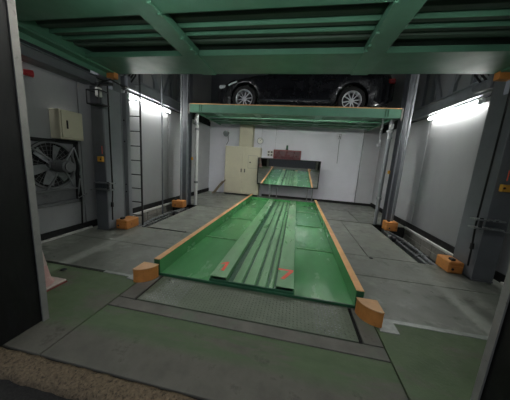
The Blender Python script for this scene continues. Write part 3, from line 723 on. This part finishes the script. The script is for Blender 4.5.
for k in range(6):
    a = 2 * PI * k / 6 + .25; b = B(); vs = []
    for r_, wd, tw in ((.07, .07, .03), (.18, .105, .025), (.30, .125, .018)):
        for s_ in (-1, 1):
            ang = a + s_ * wd / r_ / 2 if r_ > .1 else a + s_ * .45
            vs.append((-3.545 + s_ * tw, FY + r_ * math.cos(ang), FZ + r_ * math.sin(ang)))
    vs += [(x + .004, y, z) for x, y, z in vs]
    fs = [(0, 1, 3, 2), (2, 3, 5, 4), (6, 8, 9, 7), (8, 10, 11, 9), (0, 6, 7, 1), (4, 5, 11, 10), (0, 2, 8, 6), (2, 4, 10, 8), (1, 7, 9, 3), (3, 9, 11, 5)]
    b.add(vs, fs).make('blade', 'fan_frame', t)
mo = B().cyl((-3.50, FY + .02, FZ), (-3.27, FY + .02, FZ), .09, n=20).make('motor', 'fan_grey', t, bevel=.015)
B().cyl((-3.27, FY + .02, FZ), (-3.25, FY + .02, FZ), .07, n=20).make('motor_cap', 'fan_grey', mo)
for (ya, za) in ((FY - .34, FZ + .30), (FY + .34, FZ + .28), (FY - .1, FZ - .36), (FY + .3, FZ - .33)):
    B().tube([(-3.555, ya, za), (-3.46, FY + (ya - FY) * .55, FZ + (za - FZ) * .55), (-3.42, FY + (ya - FY) * .25, FZ + (za - FZ) * .25)], .013, 8).make('motor_arm', 'fan_frame', t, smooth=True)
B().tube([(-3.56, 3.08, 1.5), (-3.52, 3.06, 1.2), (-3.54, 3.1, .8), (-3.5, 3.08, .62), (-3.55, 3.1, .1)], .012, 8).make('wire', 'rubber', t, smooth=True)
B().tube([(-3.54, 3.04, 1.42), (-3.5, 3.1, 1.1), (-3.52, 3.05, .7), (-3.48, 3.0, .6), (-3.46, 3.14, .66)], .01, 8).make('wire', 'galvanised', t, smooth=True)

# electrical box
t = thing('electrical_box', (-3.5, 2.95, 1.54), 'cream metal electrical box on the left wall above the fan', 'box')
B().box(-3.6, -3.42, 2.755, 3.115, 1.525, 1.945).make('body', 'cream_paint', t, bevel=.006)
d = B().box(-3.42, -3.405, 2.775, 3.095, 1.55, 1.925).make('door', 'cream_paint', t, bevel=.004)
B().box(-3.405, -3.395, 2.84, 2.862, 1.68, 1.80).make('handle', 'fan_dark', d, bevel=.003)

# red alarm lamp and white bracket
t = thing('alarm_horn', (-3.5, 2.43, 2.3), 'small red alarm horn high on the left wall by the door jamb', 'alarm')
B().cyl((-3.6, 2.43, 2.31), (-3.52, 2.43, 2.31), .03, n=14).make('base', 'red_plastic', t)
B().cyl((-3.54, 2.40, 2.31), (-3.50, 2.53, 2.32), .03, .045, n=16).make('horn', 'red_plastic', t, bevel=.004)
tag(B().prism([(2.36, 2.48), (2.52, 2.48), (2.36, 2.36)], 'x', -3.6, -3.55).make('wall_bracket', 'sticker_white', bevel=.004), 'white triangular bracket on the wall above the red horn', 'bracket')

# traffic cone hidden behind the left jamb
CCX, CCY = -2.455, 1.60
t = thing('traffic_cone', (CCX, CCY, 0), 'faded pink traffic cone half hidden behind the left door jamb', 'cone')
T = Matrix.Translation((CCX, CCY, 0))
B(T).box(-.18, .18, -.18, .18, 0, .012).make('base_rim', 'cone_red', t, bevel=.004)
B(T).box(-.175, .175, -.175, .175, .012, .035).make('base', 'cone_base', t, bevel=.008)
B().lathe([(.15, .035), (.13, .06), (.03, .68), (.022, .70), (0, .70)], (CCX, CCY, 0), 'z', 28).make('body', 'cone_pink', t, smooth=True)
B().lathe([(.105, .232), (.073, .43), (.0725, .43), (.1045, .232), (.105, .232)], (CCX, CCY, 0), 'z', 28).make('band', 'cone_base', t, smooth=True)

# ================================================================ BACK WALL EQUIPMENT
CB = 8.5
t = thing('control_cabinet', (-2.15, 8.67, 0), 'tall cream two-door control cabinet against the back wall', 'cabinet')
B().box(-2.80, -1.40, CB, 8.84, .06, 1.90).make('body', 'cream_paint', t, bevel=.005)
B().box(-2.78, -1.42, CB + .03, 8.84, 0, .06).make('plinth', 'dark_pipe', t)
for (a, c, hx) in ((-2.785, -2.055, -2.12), (-2.045, -1.415, -1.98)):
    d = B().box(a, c, CB - .018, CB, .08, 1.885).make('door', 'cream_paint', t, bevel=.004)
    B().box(hx - .02, hx + .02, CB - .03, CB - .018, .92, 1.06).make('handle', 'dark_pipe', d, bevel=.004)
    if hx > -2:
        B().box(-1.86, -1.5, CB - .026, CB - .018, 1.1, 1.58).make('access_panel', 'cream_paint', d, bevel=.003)
        for q in ((-1.865, -1.495, 1.095, 1.105), (-1.865, -1.495, 1.575, 1.585), (-1.865, -1.855, 1.095, 1.585), (-1.505, -1.495, 1.095, 1.585)):
            B().box(q[0], q[1], CB - .028, CB - .018, q[2], q[3]).make('panel_edge', 'jamb_grey', d)
        B().cyl((-1.78, CB - .034, 1.32), (-1.78, CB - .026, 1.32), .03, n=12).make('lock', 'dark_pipe', d)
t = thing('junction_box', (-2.0, 8.7, 1.9), 'narrow cream box standing on top of the control cabinet', 'box')
B().box(-2.28, -1.75, 8.55, 8.84, 1.90, 2.72).make('body', 'cream_paint', t, bevel=.005)
B().box(-2.265, -1.765, 8.538, 8.55, 1.92, 2.70).make('door', 'cream_paint', t, bevel=.004)
t = thing('pressure_gauge', (-1.5, 8.8, 2.15), 'round grey gauge on the back wall above the cabinet', 'gauge')
B().cyl((-1.5, 8.85, 2.17), (-1.5, 8.78, 2.17), .13, n=24).make('case', 'galvanised', t, bevel=.01)
B().cyl((-1.5, 8.78, 2.17), (-1.5, 8.775, 2.17), .10, n=24).make('dial', 'sticker_white', t)
B().bar((-1.5, 8.773, 2.17), (-1.45, 8.773, 2.23), .01, .004, (0, 1, 0)).make('needle', 'fan_dark', t)
t = thing('wall_lamp', (-2.85, 8.8, 2.4), 'small grey wall lamp on a bracket left of the cream box', 'lamp')
B().cyl((-2.83, 8.85, 2.42), (-2.83, 8.74, 2.42), .05, n=14).make('arm', 'galvanised', t)
B().cyl((-2.83, 8.76, 2.42), (-2.86, 8.62, 2.36), .07, .12, n=20).make('shade', 'column_light', t, bevel=.008)
B().tube([(-2.83, 8.83, 2.36), (-2.80, 8.82, 2.1), (-2.88, 8.83, 1.95)], .012, 6).make('wire', 'dark_pipe', t)
t = thing('wall_switch', (-1.07, 8.84, 1.6), 'white switch plate with four square buttons on the back wall', 'switch')
B().box(-1.19, -.95, 8.83, 8.85, 1.60, 1.83).make('plate', 'sticker_white', t, bevel=.004)
for x in (-1.13, -1.02):
    for z in (1.66, 1.77): B().box(x - .035, x + .035, 8.822, 8.83, z - .03, z + .03).make('button', 'dark_pipe', t, bevel=.004)
t = thing('display_board', (-.4, 8.8, 1.5), 'dark red display board on the back wall above the mirror', 'display')
B().box(-.93, .12, 8.72, 8.85, 1.51, 1.88).make('case', 'display_red', t, bevel=.012)
B().box(-.89, .08, 8.715, 8.72, 1.55, 1.84).make('screen', 'display_face', t, bevel=.003)
t = thing('warning_beacon', (-.43, 8.8, 1.88), 'small dark green beacon on top of the red display board', 'beacon')
B().cyl((-.43, 8.79, 1.88), (-.43, 8.79, 1.93), .05, n=16).make('base', 'dark_pipe', t)
B().cyl((-.43, 8.79, 1.93), (-.43, 8.79, 2.06), .04, .035, n=16).make('dome', 'pallet_dark', t, bevel=.01)
t = thing('wall_conduit', (1.47, 8.8, 1.5), 'thin grey conduit with an outlet box on the back wall', 'conduit')
B().cyl((1.47, 8.83, 1.5), (1.45, 8.83, 2.45), .012, n=8).make('pipe', 'column_light', t)
B().box(1.40, 1.50, 8.80, 8.85, 2.38, 2.56).make('outlet_box', 'galvanised', t, bevel=.008)
# mirror on a stand
MY = 8.25; TI = math.radians(4.3)
T = Matrix.Translation((-.30, MY, 1.03)) @ Matrix.Rotation(TI, 4, 'X')
t = thing('floor_mirror', (-.3, MY, 0), 'wide black framed mirror on a stand reflecting the green pallet', 'mirror')
MW, MH = 1.10, .465
B(T).box(-MW, MW, .0, .008, -MH, MH).make('glass', 'mirror', t)
B(T).box(-MW, MW, .008, .03, -MH, MH).make('backing', 'dark_pipe', t)
for a in ((-MW - .03, MW + .03, MH, MH + .035), (-MW - .03, MW + .03, -MH - .035, -MH), (-MW - .03, -MW, -MH, MH), (MW, MW + .03, -MH, MH)):
    B(T).box(a[0], a[1], -.025, .035, a[2], a[3]).make('frame_bar', 'black_plastic', t, bevel=.004)
for x in (-.92, -.65, .48, .66):
    B().cyl((x, MY + .07, 0), (x, MY + .07, .9), .02, n=10).make('leg', 'galvanised', t)
B().box(-1.0, .75, MY + .05, MY + .09, .0, .02).make('foot', 'galvanised', t)
# boards leaning by the cabinet
for k, (y, lab) in enumerate(((8.2, 'front weathered board leaning beside the control cabinet'), (8.42, 'rear weathered board leaning beside the control cabinet'))):
    T = Matrix.Translation((-3.16, y, .03)) @ Matrix.Rotation(math.radians(-52), 4, 'Y')
    tag(B(T).box(0, .64 + .05 * k, -.06, .06, -.015, .015).make('wooden_board', 'wood', bevel=.004), lab, 'board', 'boards beside the cabinet')

for o in list(bpy.data.objects):
    if '_w' in o: del o['_w']
